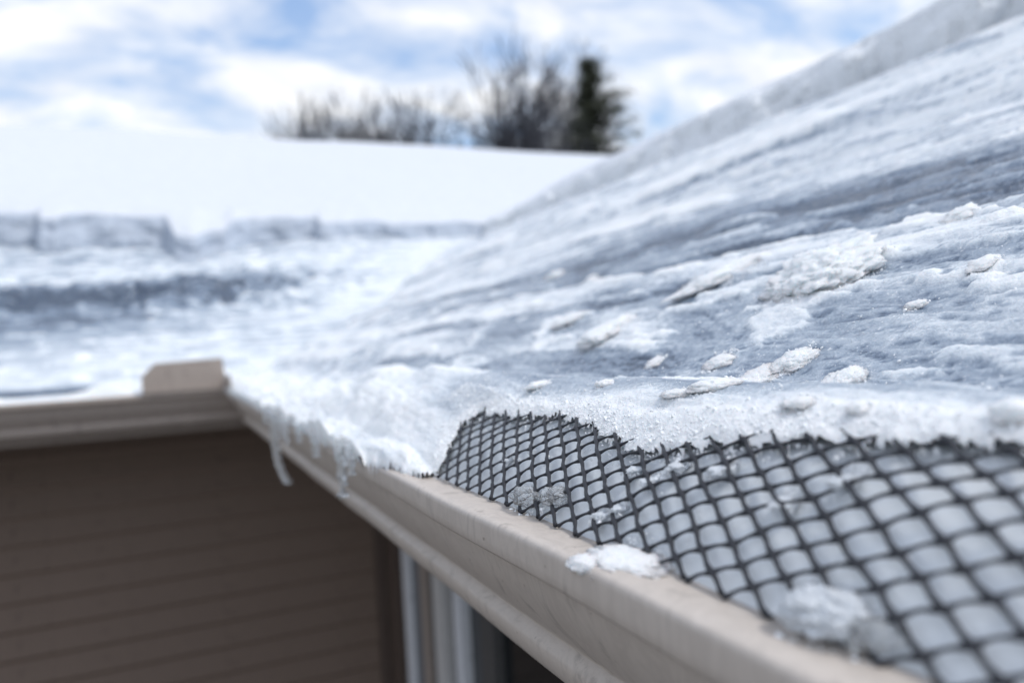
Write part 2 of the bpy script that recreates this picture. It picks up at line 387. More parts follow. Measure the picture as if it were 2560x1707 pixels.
def net():
    ds, dy = .00636, .0101
    smax = AS[-1]; V = []; Fc = []; base = 0
    n8 = 9
    def tube(sv, yv, rad, lift, flat):
        nonlocal base
        x = np.interp(sv, AS, AX); z = dome(x, yv) + lift
        z = z + .0012 * perlin(sv * 50, yv * 40, 23)
        y = yv + .0011 * perlin(sv * 70, yv * 50, 31) ; x = x + .0008 * perlin(sv * 60, yv * 55, 33)
        P = np.stack([x, y, z], 1); Tn = np.gradient(P, axis=0); Tn /= np.linalg.norm(Tn, axis=1)[:, None] + 1e-9
        # surface normal
        sl_ = np.interp(x, AX, np.gradient(dome(AX), AX)); Nn = np.stack([-sl_, 0 * sl_, np.ones_like(sl_)], 1); Nn /= np.linalg.norm(Nn, axis=1)[:, None]
        B = np.cross(Tn, Nn); B /= np.linalg.norm(B, axis=1)[:, None] + 1e-9
        a = np.arange(n8) / n8 * 2 * np.pi
        ring = P[:, None] + rad[:, None, None] * (np.cos(a)[None, :, None] * B[:, None] + flat * np.sin(a)[None, :, None] * Nn[:, None])
        V.append(ring.reshape(-1, 3)); nr = len(P)
        i = np.arange(nr - 1)[:, None] * n8 + np.arange(n8)[None]; j = np.arange(nr - 1)[:, None] * n8 + (np.arange(n8)[None] + 1) % n8
        Fc.append((np.stack([i, j, j + n8, i + n8], -1).reshape(-1, 4) + base)); base += nr * n8
        # end caps
        for e in (0, nr - 1):
            c = base; V.append(P[e:e + 1]); base += 1
            r0 = c - nr * n8 - (1 if e else 0) + e * n8
            if True:
                ids = r0 + np.arange(n8)
                Fc.append(np.stack([np.full(n8, c), ids if e else np.roll(ids, -1), np.roll(ids, -1) if e else ids, np.roll(ids, -1) if e else ids], 1))
    ny = int(1.55 / (2 * dy))
    nseg = int(smax / ds)
    for fam in (0, 1):
        for k in range(-14, ny):
            y0 = -.30 + k * 2 * dy
            s0 = rng.uniform(-.3, .15) * ds * .6
            s = np.arange(0, nseg * 8 + 1) / 8 * ds
            s = s[s <= smax]; s[0] = max(0, -s0) if s0 < 0 else .0
            yv = y0 + (s / ds) * dy * (1 if fam == 0 else -1)
            ph = s / ds; kn = (.5 + .5 * np.cos(2 * np.pi * ph))         # 1 at the knots
            if fam == 1:
                yv = yv + nseg * dy * 1.0 * 0
                yv = yv + 2 * dy * 7
            ok = (yv > -.42) & (yv < .62) & (field(np.interp(s, AS, AX), yv) < np.where(np.interp(s, AS, AX) < .032, .001, .0045))
            if ok.sum() < 12: continue
            sv, yy, kk, pp = s[ok], yv[ok], kn[ok], ph[ok]
            if fam == 0:
                rad = .00088 + .00034 * kk; bow = .0004 * np.sin(2 * np.pi * pp); lift = .0012 + .0003 * kk; fl = 1.0
            else:
                rad = .00064 + .00066 * kk ** 2; bow = .0006 * (1 - kk) ; lift = .0010 + .0001 * kk; fl = .95
            tube(sv + (bow if fam == 1 else 0), yy + bow, rad * (1 + .1 * perlin(sv * 300, yy * 200, 3)), lift, fl)
    V = np.concatenate(V); Fc = np.concatenate(Fc)
    return V, Fc
V, Fc = net()
me = bpy.data.meshes.new('net')
me.from_pydata(V.tolist(), [], [tuple(dict.fromkeys(f)) for f in Fc.tolist()])
gg = empty('gutter_guard', (.03, 0, 0)); tag(gg, 'black plastic diamond net bulging over the near gutter', 'gutter guard')
o = link('net', me, M_NET, gg); o.location = (-.03, 0, 0)

# ice frozen under the net
ys = np.concatenate([np.linspace(-1.2, -.3, 20), np.linspace(-.29, 1.1, 420)]); xs = np.linspace(.0225, .124, 70)
Xg, Yg = np.meshgrid(xs, ys)
Zg = dome(Xg, Yg) - .0042 + .0007 * fbm(Xg * 90, Yg * 60, 4, 51) - .001 * sst(.04, .024, Xg)
o = link('gutter_ice', mesh('gutter_ice', np.stack([Xg, Yg, Zg], -1).reshape(-1, 3), grid_faces(len(ys), len(xs))), M_GICE)
tag(o, 'smooth grey ice frozen beneath the black plastic net', 'ice')

# ------------------------------------------------------------------ the ice sheet on the cleared lower roof
def ridged(x, y, o, seed): return 1 - 2 * np.abs(fbm(x, y, o, seed))
def snow_mask(s, a, far):
    """how white the crust is at upslope distance s, along-eave coordinate a (distance from the valley, negative = near leg)"""
    y = a
    wv = .05 * fbm(y * 1.6, s * 4, 3, 71) + .014 * fbm(y * 9, s * 22, 3, 72)
    q = s + wv
    pts = [(-.2, .80), (-.07, .92), (-.045, .80), (-.028, .52), (0, .44), (.03, .50), (.06, .40), (.09, .47), (.115, .36), (.135, .42), (.16, .44), (.20, .50), (.235, .52), (.262, .38), (.285, .20), (.32, .08), (.40, .04), (.45, .30), (.50, .60), (.58, .78), (.70, .72), (.80, .82), (.95, .80), (1.2, .78), (1.7, .74)]
    ptf = [(-.2, .9), (-.02, .8), (.03, .58), (.10, .66), (.2, .56), (.30, .46), (.42, .26), (.50, .20), (.58, .30), (.64, .02), (.78, -.08), (.86, .20), (.93, .74), (1.1, .74), (1.2, .55), (1.4, .66), (1.8, .70)]
    px, py = zip(*pts); fx, fy = zip(*ptf)
    mN = np.interp(q, px, py); mF = np.interp(q, fx, fy)
    return mN, mF
def sheet_height(x, y, s, a, al, farw):
    """x,y world; s upslope; al along-eave coordinate; farw 0 near leg, 1 far leg"""
    mN, mF = snow_mask(s, al, farw)
    mN = mN + .75 * fbm(s * 14, y * 3.2, 4, 75) * sst(.12, .18, s) * sst(.30, .24, s)
    mk = mN * (1 - farw) + mF * farw
    # the corner region is whiter
    cor = np.where(al < 0, sst(-2.1, -.7, al), sst(1.3, .3, al)); mk = mk * (1 - .75 * cor) + .78 * .75 * cor
    far_bank = sst(.45, .7, y) * sst(.06, -.02, s) * (1 - farw); mk = np.maximum(mk, .93 * far_bank)
    st = fbm(s * 34, al * 2.2, 4, 80); st2 = fbm(s * 110, al * 14, 4, 84); ya = y * (1 - (farw > 0)) + (x + LL) * (farw > 0); iso = fbm(s * 16, ya * 9, 5, 88)
    up = sst(.35, .7, s) * (1 - farw); mk = mk + .24 * st * (1 - .3 * farw) + .12 * st2 * (1 - .6 * up) * (1 - .7 * farw) + .20 * iso * (1 - .75 * up) - .07 * farw
    # loose white patches lying on the ice
    p = fbm(s * 30 + 3, ya * 9, 5, 92); patch = sst(.27, .36, p) * sst(-.03, .02, s); mk = mk + .35 * patch * (mk < .7)
    return mk, st, st2, iso, patch
def t0(s, k=1.): return .009 + .016 * sst(0, .12, s) + .085 * k * sst(.45, 1.0, s)
def build_leg(far):
    if not far:
        ns, na = 520, 1150
        q = np.geomspace(.10, 1.95, ns); S_ = q - .10 - .155      # from s=-.155 up
        S_ = S_
        V0 = np.geomspace(.16, LL + .62, na) - .16 - .40          # along, measured as y for s=0
        SS, VV = np.meshgrid(S_, V0, indexing='ij')
        # fan the upper end into the valley
        wgt = sst(.6, LL, VV); X = SS + BK; Yv = VV + wgt * 0
        yend = LL + BK + SS
        Yv = -.40 + (VV + .40) / (V0[-1] + .40) * (yend + .06 + .40)
        al = Yv - yend; X = SS + BK; farw = np.zeros_like(X)
        s = SS; x, y = X, Yv
    else:
        ns, na = 360, 420
        S_ = np.linspace(-.155, 1.80, ns); q = np.linspace(0, 1, na) ** 1.1 * 3.6
        SS, QQ = np.meshgrid(S_, q, indexing='ij')
        x = SS + BK - QQ; y = LL + BK + SS; al = QQ; farw = sst(0, .6, QQ); s = SS
    # crest overhang: rows below the crest line turn downwards
    over = np.minimum(s + BK - (-.006), 0)                         # negative beyond the crest
    mk, st, st2, iso, patch = sheet_height(x, y, s, None, al, farw)
    dm = dome(s + BK, y) * (1 - sst(.9, 1.3, y)) + sst(.9, 1.3, y) * np.clip((s + BK) / .1, 0, 1) * .02 if not far else np.clip((s + BK) / .1, 0, 1) * .012
    g = np.where(s + BK > DX0, dm, 0)
    dk = deck(s)
    base = np.where(s > -.02, np.maximum(g, dk), g)
    k = 40.; base = np.log(np.exp(np.clip(k * 10 * g, -50, 50)) + np.exp(np.clip(k * 10 * dk, -50, 50))) / (k * 10)
    base = np.where(s > .1, dk, base)
    if not far:
        f = field(x, y)
        bank = sst(.46, .75, y) * sst(.05, -.05, s)
        th = t0(s) + bank * (.010 + .016 * iso)
    else:
        f = s + BK - .012 + .012 * fbm(al * 18, s * 18, 3, 55)
        th = t0(s, 1 - .85 * sst(.7, 1.5, al))
        # open dark slot behind the far gutter
        slot = sst(.35, .5, al) * sst(1.25, 1.0, al) * np.exp(-((s + .035) / .022) ** 2)
        th = th - .012 * slot; mk = mk - 1.0 * slot
    edge = np.sqrt(1 - (1 - np.clip((f + .001) / .016, 0, 1)) ** 2)
    edge2 = sst(0, .05, f)
    th = th * (.45 * edge + .55 * edge2)
    big = .012 * fbm(s * 6, al * .7, 2, 100) * sst(.0, .2, s)
    amp = sst(0, .02, f)
    h = th + big + amp * (.0030 * st * sst(-.02, .1, s) + .0020 * st2 * (1 - .7 * sst(.35, .7, s)) + .0014 * iso * sst(-.03, .08, s) * (1 - .8 * sst(.35, .7, s))) + .0022 * patch * amp
    h = h + amp * .004 * np.clip(mk - .5, -.4, .5) * sst(.05, .2, s)
    # granular fine relief
    dist = np.sqrt((x - CAM[0]) ** 2 + y ** 2)
    fin = fbm(x * 330, y * 330, 3, 110, .6); gr = fbm(x * 120, y * 120, 4, 114, .6)
    wet = np.clip(mk, .25, 1)
    h = h + (.0011 * gr * wet + .00055 * fin * wet) * np.clip(1.6 - dist, 0, 1) * (.4 + .6 * amp) + .0016 * gr * sst(.03, .0, f) * sst(-.004, .002, f)
    # broken ledges in the upper crust
    led = ridged(s * 16, al * 1.7, 3, 120); h = h + .005 * sst(.55, .95, led) * sst(.40, .6, s); mk = mk - .25 * sst(.84, .97, led) * sst(.38, .6, s)
    if far:
        rough = fbm(x * 9, y * 8, 4, 130); rough = .45 * rough + .35 * fbm(x * 24, y * 16, 3, 139) + .7 * fbm(x * 3.6, y * 6, 4, 137); h = h + .05 * rough * np.exp(-((s - .78) / .22) ** 2) * farw 
        mk = mk - .75 * np.clip(-rough, 0, 1) * np.exp(-((s - .72) / .16) ** 2) * farw + .3 * np.clip(rough - .2, 0, 1) * farw - .5 * farw * sst(.15, .5, fbm(x * 13, y * 9, 3, 240)) * np.exp(-((s - .74) / .12) ** 2)
    rim = sst(.022, .004, f) * (1 if not far else 0); mk = mk + .45 * rim * (1 - sst(.5, .9, y))
    def ledge(s0, hgt, sd, dark):  # dark: shadow strip painted into the crust tone just below the step
        nonlocal h, mk
        qq = s + .022 * fbm(al * 4.5, al * 0 + sd, 4, 190) + .006 * fbm(al * 40, s * 40, 3, 191)
        on = sst(.15, .40, fbm(al * 2.2 + sd, al * 0 + 4.4, 2, 195) + .35)
        h = h + hgt * on * sst(s0, s0 + .004, qq) * sst(s0 + .16, s0 + .03, qq); mk = mk + on * (.32 * sst(s0, s0 + .004, qq) * sst(s0 + .12, s0 + .02, qq) - dark * sst(s0 - .035, s0 - .004, qq) * sst(s0 + .003, s0, qq))
    if not far:
        ledge(.395, .010, 1.7, .35); ledge(.165, .0035, 5.3, .18); ledge(.065, .0016, 9.1, .16); ledge(.30, .004, 12.1, .2); ledge(.56, .007, 15.5, .2); ledge(.72, .010, 19.5, .25)
        pit = sst(.50, .72, fbm(s * 150, al * 45, 3, 205)); mk = mk - .20 * pit * sst(.0, .03, s); h = h - .0007 * pit * sst(0, .03, s)
        crk = ridged(s * 95 + 2 * fbm(x * 9, y * 9, 2, 221), al * 7, 4, 222); crk = sst(.86, .97, crk) * sst(-.01, .03, s); mk = mk - .26 * crk * (mk < .75); h = h - .0006 * crk
        grit = fbm(x * 210, y * 90, 3, 230); mk = mk + .16 * grit * sst(.0, .03, s)
        mk = np.maximum(mk, .82 * sst(.030, .012, f))
    z = base + h
    if not far:
        z = np.where(f < -.0015, base - .004, z)
    zz = z.copy(); xx = x.copy(); yy = y.copy()
    drop = np.clip((.007 + .012 * fbm(al * 9, al * 0 + .3, 2, 140) + .007 * perlin(al * 34, al * 0 + .5, 7)) * sst(2.3, 1.4, y) * .24 * sst(0, .03, f if not far else 1), .001, .02)
    if not far:
        m_o = over < 0
        # the first rows hang over the crest
        xx = np.where(m_o, -.0055 - .0025 * (1 + .8 * perlin(al * 34, over * 0 + .5, 7)), xx)
        edge_row = np.argmax(S_ + BK > -.006)
        ztop = z[edge_row][None, :] - .001
        fr = np.clip(-over / .029, 0, 1)
        zz = np.where(m_o, ztop - fr * (drop + ztop + .002), zz)
        xx = np.where(m_o, xx + .006 * fr ** 3, xx)
        # round the shoulder
        sh = np.clip(1 - (s + BK + .006) / .03, 0, 1); zz = np.where(m_o, zz, zz - .010 * sh ** 2 * bank)
    else:
        m_o = over < 0; keep_f = s + BK > .010
    V = np.stack([xx, yy, zz + (FZ if far else FZ * sst(1.6, 2.5, y) * (x > .0))], -1).reshape(-1, 3)
    Fq = grid_faces(*x.shape); ok = (f > -.001).ravel() if not far else ((s + BK) > .012).ravel()
    Fq = Fq[ok[Fq].sum(1) >= 3]
    lip = s.ravel() + BK
    V, Fq, (mk_,) = compact(V, Fq, [np.clip(mk, 0, 1.1).ravel()])
    if not far: Fq = Fq[:, ::-1]
    me = mesh('ice', V, Fq); attr(me, 'snow', mk_); return me
def fix_up(me):
    n = np.zeros(len(me.polygons) * 3, np.float32); me.polygons.foreach_get('normal', n)
    if n.reshape(-1, 3)[:, 2].mean() < 0: me.flip_normals()
    return me
o1 = link('ice_sheet', fix_up(build_leg(False)), M_ICE)
tag(o1, 'streaked blue grey ice and white crust covering the roof above the black net', 'ice', kind='stuff')
o2 = link('ice_sheet', fix_up(build_leg(True)), M_ICE)
tag(o2, 'rough blurred ice and broken snow on the far roof above the far gutter', 'ice', kind='stuff')
tag(o2, kind='stuff')

# ------------------------------------------------------------------ snow pack above the cut edge
def pack_leg(far):
    if not far:
        na = 700; q = (np.linspace(0, 1, na) ** 1.3) * 6.5
    else:
        na = 700; q = np.linspace(0, 1, na) ** 1.1 * 8.5
    al = q
    jag = .06 * fbm(al * 1.9, al * 0, 3, 150) + .03 * fbm(al * 8, al * 0 + .7, 4, 151)
    if far:
        edge = 1.42 + jag * .9 + .7 * np.interp(al, [0, .93, .96, 1.02, 1.36, 1.41, 1.50, 1.55, 1.64, 1.69, 2.12, 2.15, 2.22, 2.25, 2.9, 2.95, 4], [.0, -.04, .12, .10, .06, -.08, -.10, -.24, -.18, .10, .06, -.04, -.02, .17, .10, .02, .1])
        rec = .5 * sst(1.36, 1.42, al) * sst(1.70, 1.62, al)
    else:
        edge = 1.40 + jag + np.interp(al, [0, .03, .35, .4, 1.0, 1.05, 1.9, 4], [.02, .0, -.05, -.10, -.16, -.24, -.34, -.42]) ; topx = 0
    if not far: rec = al * 0
    nf, nt_ = 26, 150
    rows = []
    fr = np.linspace(0, 1, nf)
    def pos(s):
        if far: return BK + 1.4 - al + (s - 1.4) * np.exp(-(al / .75) ** 1.5), LL + BK + s
        return s + BK, LL + BK + s - al
    V = []; mf = []
    tp = .212
    lowz = deck(edge) + .02
    topz = deck(edge) + tp - .09 * rec + .020 * fbm(al * 2.6, al * 0, 4, 160)
    for k in fr:
        bulge = .03 * (1 - k) ** 2 * 0
        nn = .045 * fbm(al * 6, k * 1.8 + al * 0, 4, 161) + .008 * fbm(al * 40, k * 8 + al * 0, 3, 162)
        s = edge - .035 * (1 - k) + nn * (1 - k ** 6) * .9 + .018 * k ** 10
        x, y = pos(s); z = lowz + (topz - lowz) * k - .006 * k ** 10
        V.append(np.stack([x, y, z], 1)); mf.append(np.zeros(na))
    smax = RF + .0
    tr = np.concatenate([np.array([.004, .012, .025]), np.geomspace(.04, 1, nt_ - 3)])
    for k in tr:
        s = edge + .018 + (2 * RF - edge) * k
        x, y = pos(s)
        zr = np.where(s < RF, deck(s), deck(RF) - PITCH * (s - RF))
        sm = .18; zr = zr - sm * np.exp(-np.abs(s - RF) / .35) * .5
        thk = tp + .02 * fbm(x * .6, y * .6, 2, 170) + .03 * np.exp(-(al / .7) ** 2) * sst(0, 1, s - edge)
        thk = thk - .09 * rec * sst(.35, .0, s - edge); V.append(np.stack([x, y, zr + thk * 1.0 - .004 * (k < .006)], 1)); mf.append(np.ones(na))
    nr = len(V); V = np.concatenate(V); Fq = grid_faces(nr, na)
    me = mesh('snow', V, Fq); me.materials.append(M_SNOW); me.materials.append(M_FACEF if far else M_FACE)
    idx = np.zeros(len(Fq), np.int32); idx[:(nf - 1) * (na - 1)] = 1; me.polygons.foreach_set('material_index', idx)
    return fix_up(me)
o = link('snow_pack', pack_leg(False), None); tag(o, 'thick snow layer with cut grey edge on the near roof at upper right', 'snow', kind='stuff')
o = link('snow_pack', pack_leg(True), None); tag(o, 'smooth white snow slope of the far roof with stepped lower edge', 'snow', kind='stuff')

# snow lying in the far gutter
xs = np.linspace(-6, -.27, 500); ds_ = np.linspace(.004, .10, 24); Xg, Dg = np.meshgrid(xs, ds_)
hz = .006 + .010 * fbm(Xg * 7, Dg * 20, 4, 181) + .030 * np.exp(-((Xg + .34) / .055) ** 2 - ((Dg - .035) / .03) ** 2)
ed = np.sin(np.clip((Dg - .004) / .096, 0, 1) * np.pi) ** .5; Zg = FZ - .004 + hz * ed + .012 * ed
o = link('gutter_snow', fix_up(mesh('gutter_snow', np.stack([Xg, LL + Dg, Zg], -1).reshape(-1, 3), grid_faces(24, 500))), M_CHUNK)
tag(o, 'white snow lying in the far gutter left of the splash guard', 'snow', kind='stuff')

# ------------------------------------------------------------------ lumps of snow and ice
def ico(sub):
    bm = bmesh.new(); bmesh.ops.create_icosphere(bm, subdivisions=sub, radius=1); bm.verts.ensure_lookup_table()
    V = np.array([v.co[:] for v in bm.verts]); Fq = np.array([[v.index for v in f.verts] for f in bm.faces]); bm.free(); return V, Fq
ICO = {k: ico(k) for k in (1, 4, 5, 6)}
def surf_z(x, y):
    s = x - BK
    return float(np.maximum(dome(np.array(x), np.array(y)), deck(np.array(s))) + t0(np.array(s)))
_bvh = None
def hit(x, y):
    global _bvh
    if _bvh is None:
        from mathutils.bvhtree import BVHTree
        n = len(o1.data.vertices); co = np.zeros(n * 3, np.float32); o1.data.vertices.foreach_get('co', co)
        fl = np.zeros(len(o1.data.polygons) * 4, np.int32); o1.data.loops.foreach_get('vertex_index', fl)
        co = co.reshape(-1, 3); fl = fl.reshape(-1, 4); keep = (co[fl[:, 0], 1] < 1.9) & (co[fl[:, 0], 0] < .9)
        _bvh = BVHTree.FromPolygons(co.tolist(), fl[keep].tolist())
    r = _bvh.ray_cast(Vector((x, y, 2)), Vector((0, 0, -1)))
    return r[0].z if r[0] is not None else max(float(dome(np.array(x), np.array(y))), 0.) - .001
CH = []
def pix_dir(px, py): 
    d = M3 @ np.array([(px - 1280) / F, -(py - 853.5) / F, -1.]); return Vector(d).normalized()
def lump(name, px, size, sub, seed, label, group=None, cat='ice chunk', m_=None, flat=.55, rough=.30, fine=.045, freq=1.2, yaw=0, xy=None, lift=-.05, facet=.8):
    V, Fq = ICO[sub]; V = V.copy()
    n = fbm3(V * freq + seed * 3.1, 3, seed) ; n2 = fbm3(V * 3.4 + seed, 4, seed + 5, .62); n3 = fbm3(V * 11 + seed, 3, seed + 9, .6)
    r = 1 + rough * n + rough * .4 * n2 + fine * n3
    def cells(k, sd_):
        g_ = np.random.default_rng(sd_).normal(size=(k, 3)); g_ /= np.linalg.norm(g_, axis=1)[:, None]
        U = V / np.linalg.norm(V, axis=1)[:, None]; D_ = U @ g_.T; o_ = np.argpartition(-D_, 1, axis=1)[:, :2]
        d1 = np.take_along_axis(D_, o_, 1); d1 = np.sort(d1, 1)[:, ::-1]; first = np.argmax(D_, 1)
        wdt = np.sqrt(4 / k); gap = np.clip((np.arccos(np.clip(d1[:, 1], -1, 1)) - np.arccos(np.clip(d1[:, 0], -1, 1))) / wdt, 0, 1)
        hv = np.random.default_rng(sd_ + 1).normal(size=k)[first]; tl = np.random.default_rng(sd_ + 2).normal(size=(k, 3))[first]
        return .5 * hv + ((U - g_[first]) * tl).sum(1) / wdt * .8 + 1.1 * np.minimum(gap, .5)
    if sub >= 5:
        r = r + facet * .055 * cells(110, seed) + .040 * cells(480, seed + 40) + (.018 * cells(1300, seed + 80) if sub == 6 else 0)
    elif sub == 4: r = r + .07 * cells(90, seed)
    V = V * r[:, None] * np.array(size); V[:, 2] = np.where(V[:, 2] < 0, V[:, 2] * flat, V[:, 2])
    c, s_ = math.cos(yaw), math.sin(yaw); V[:, :2] = V[:, :2] @ np.array([[c, s_], [-s_, c]])
    if xy is None:
        hit(0.2, 0.3); r_ = _bvh.ray_cast(Vector(CAM), pix_dir(*px)); loc = r_[0] if r_[0] is not None else Vector((0.1, .3, .05))
        loc = Vector((loc.x, loc.y, loc.z))
    else: loc = Vector((xy[0], xy[1], hit(*xy)))
    sl_ = PITCH if loc.x > BK else .12
    V[:, 2] += V[:, 0] * sl_; CH.append((loc.x, loc.y, size[0], size[1]))
    me = mesh(name, V, Fq); o = link(name, me, m_ or M_CHUNK); o.location = loc + Vector((0, 0, size[2] * lift))
    tag(o, label, cat, group); return o
G_CH = 'snow chunks lying on the ice'
LUMPS = [
    ((2055, 690), (.036, .042, .024), 6, 'largest white snow clump, peaked, high on the right of the ice'),
    ((1800, 690), (.022, .050, .010), 5, 'flat white crust piece against the left foot of the largest clump'),
    ((1985, 905), (.0150, .0135, .0080), 6, 'sugary white chunk at the upper right of the central trio'),
    ((1895, 950), (.0165, .0150, .0055), 6, 'grainy translucent chunk at the middle of the central trio'),
    ((1785, 965), (.0150, .0120, .0050), 5, 'smooth rounded pale chunk at the left of the central trio'),
    ((2105, 955), (.0130, .0115, .0070), 6, 'white angular chunk with tail right of the central trio'),
    ((1690, 985), (.0130, .0080, .0040), 5, 'low ragged crumb pile left of the rounded pale chunk'),
    ((2000, 1008), (.0085, .0085, .0045), 5, 'small white lump just below the central trio of chunks'),
    ((2145, 1022), (.0060, .0050, .0050), 4, 'small pale blurred lump below the angular tailed chunk'),
    ((1515, 828), (.026, .034, .010), 5, 'broad flat white slab with notched edge left of the centre of the ice'),
    ((1420, 800), (.018, .024, .007), 5, 'grey white slab overlapping the left of the broad notched slab'),
    ((1800, 905), (.014, .010, .006), 5, 'thin half melted flake above the rounded pale chunk'),
    ((1640, 905), (.0100, .0090, .0045), 4, 'small flake on the ice left of the central trio, upper one'),
    ((1345, 965), (.0110, .0120, .0060), 4, 'bright white crumb on the ice above the left part of the net'),
    ((1510, 960), (.0070, .0065, .0045), 4, 'tiny bright crumb above the middle of the net'),
    ((1990, 745), (.009, .008, .005), 4, 'wet white crumb below the foot of the largest clump'),
    ((2400, 540), (.013, .011, .009), 4, 'round bright lump on dark ice near the right edge'),
    ((2460, 660), (.010, .008, .005), 4, 'sparkling crumb on grey ice near the right edge'),
    ((2290, 762), (.007, .005, .0035), 4, 'glinting crumb right of centre on smooth grey ice'),
    ((1385, 690), (.020, .016, .013), 4, 'blurred white lump on the dark ice band at centre'),
    ((1480, 700), (.014, .012, .010), 4, 'second blurred lump on the dark ice band right of centre'),
    ((2545, 1035), (.008, .008, .007), 4, 'blurred pale lump at the right edge of the photo above the net'),
]
for i, (px, sz, sub, lab) in enumerate(LUMPS):
    k = 1.0 if i == 0 else .92 if i in (2, 3, 4, 5) else .78 if i in (6, 7, 8, 11, 12, 13, 14) else .88
    lump('ice_chunk', px, (sz[0] * k, sz[1] * k, sz[2] * k * .72), sub, 11 + i * 3, lab, G_CH, yaw=i * 1.3, rough=.36, facet=.45 if i in (0, 1, 9, 10) else .8)
# on the net and the gutter lip
lump('snow_lump', None, (.013, .022, .0034), 6, 91, 'off white snow lump straddling the gutter lip beside the net', cat='snow lump', xy=(.016, .258), lift=.3, flat=1)
lump('snow_lump', None, (.006, .009, .0030), 5, 92, 'small snow bump spilling over the front edge of the gutter lip', cat='snow lump', xy=(.004, .268), lift=.2, flat=1)
lump('snow_lump', None, (.0105, .0125, .0055), 6, 97, 'large blurred snow lump on the net in the lower right foreground', cat='snow lump', m_=M_SLUSH, xy=(.026, .166), lift=.4, flat=1)
lump('snow_lump', None, (.006, .006, .0035), 5, 99, 'dim wet lump wedged beside the large foreground lump', cat='snow lump', m_=M_CLEAR, xy=(.026, .149), lift=.3, flat=1)
lump('ice_lump', None, (.0060, .013, .0050), 5, 101, 'clear glassy ice lump between the gutter lip and the net', cat='ice lump', m_=M_CLEAR, xy=(.026, .372), lift=.6, flat=1)
lump('ice_lump', None, (.0060, .009, .0042), 5, 103, 'clear wet ice nugget caught at the front edge of the net', cat='ice lump', m_=M_CLEAR, xy=(.030, .345), lift=.6, flat=1)
NETL = [(.050, .300, .0045), (.054, .272, .0055), (.046, .282, .0045), (.040, .425, .0035), (.034, .290, .0040), (.030, .300, .0045), (.060, .188, .0060), (.050, .205, .0050), (.056, .245, .0060)]
NLAB = ['grey ice crumb near the middle of the net, upper left of a pair', 'largest ice crumb filling a net cell at the middle of the net', 'ice crumb between the gutter lip and the largest net crumb', 'tiny ice crumb far up the net near its narrow left end',
        'small crumb at the front of the net behind the lip snow', 'crumb touching the off white snow lump on the lip', 'blurred crumb high on the net at the right', 'blurred small crumb at the net centre right', 'crumb caught near the ice rim right of centre']
for i, (x, y, r_) in enumerate(NETL):
    lump('ice_crumb', None, (r_, r_ * .9, r_ * .38), 4, 120 + i, NLAB[i], 'ice crumbs in the net cells', 'ice crumb', M_SLUSH, xy=(x, y), lift=.2, rough=.5)

# tiny grains and crystals on rims, sheet and net
def grains(n=6000):
    V0, F0 = ICO[1]; Vs, Fs = [], []; b = 0; c = 0; tries = 0
    P = []
    hit(.2, .3)
    while len(P) < n and tries < n * 12:
        tries += 1; u = random.random()
        if u < .50:
            y = random.uniform(.10, .60); x = float(np.interp(y, XB_Y, XB_X)) + random.gauss(.004, .006)
        elif u < .62:
            x = random.uniform(.02, .075); y = float(np.interp(x, YB_X, YB_Y)) + random.gauss(.008, .012)
        elif u < .93:
            x = .08 + random.expovariate(9); y = random.uniform(.12, .95)
            if fbm(np.array(x * 30), np.array(y * 18), 3, 200) < .08: continue
        else:
            x = random.uniform(.028, .07); y = random.uniform(.10, .45)
            if fbm(np.array(x * 60), np.array(y * 60), 2, 210) < .12: continue
        if x > .8 or y < .05: continue
        P.append((x, y))
    for cx_, cy_, sx_, sy_ in CH:
        for _ in range(int(60 + 9e5 * sx_ * sy_)):
            a = random.uniform(0, 6.283); rr = random.gauss(.95, .14)
            P.append((cx_ + sx_ * rr * math.cos(a), cy_ + sy_ * rr * math.sin(a)))
    for x, y in P:
        z = hit(x, y); sz = .0003 + random.expovariate(1 / .00022); sz = min(sz, .0014)
        A = np.array(Euler((random.random() * 6, random.random() * 6, random.random() * 6)).to_matrix())
        V = (V0 * (1 + .35 * np.random.default_rng(b).normal(size=(len(V0), 1)))) * np.array([sz, sz * random.uniform(.5, 1), sz * random.uniform(.35, .9)])
        Vs.append(V @ A.T + (x, y, z + sz * .25)); Fs.append(F0 + b); b += len(V0)
    return mesh('ice_grains', np.concatenate(Vs), np.concatenate(Fs))
o = link('ice_grains', grains(), M_GRAIN, smooth=False); tag(o, 'loose ice grains strewn along the rim of the ice above the net', 'ice grains', kind='stuff')

# ------------------------------------------------------------------ icicles along the far part of the near gutter
def icicle(y, z0, length, r0, label, bend=(0, 0), bulb=1.0, bumps=.2, x=-.009, seed=1, m_=None, pw=2.4, tap=.5):
    n, k = 40, 14; V = []
    for i in range(n):
        t = i / (n - 1); r = r0 * (1 - tap * t ** .8) * (1 + bumps * math.sin(t * 17 + seed) * .5 + .1 * math.sin(t * 41 + seed * 2))
        if t > .86: r *= (1 + .45 * bulb * math.sin((t - .86) / .14 * math.pi * .8))
        if t > .97: r *= math.sqrt(max(0, 1 - ((t - .97) / .03) ** 2)) + .02
        cx = bend[0] * t ** pw; cy = bend[1] * t ** pw; zz = -length * t
        for j in range(k):
            a = j / k * 2 * math.pi; V.append((cx + r * math.cos(a), cy + r * math.sin(a), zz + (.004 * (1 - t) if t == 0 else 0)))
    i = np.arange(n - 1)[:, None] * k + np.arange(k)[None]; j = np.arange(n - 1)[:, None] * k + (np.arange(k)[None] + 1) % k
    Fq = np.stack([i, i + k, j + k, j], -1).reshape(-1, 4)
    o = link('icicle', mesh('icicle', np.array(V), Fq), m_ or M_CLEAR); o.location = (x, y, z0)
    tag(o, label, 'icicle', 'icicles dripping from the near gutter')
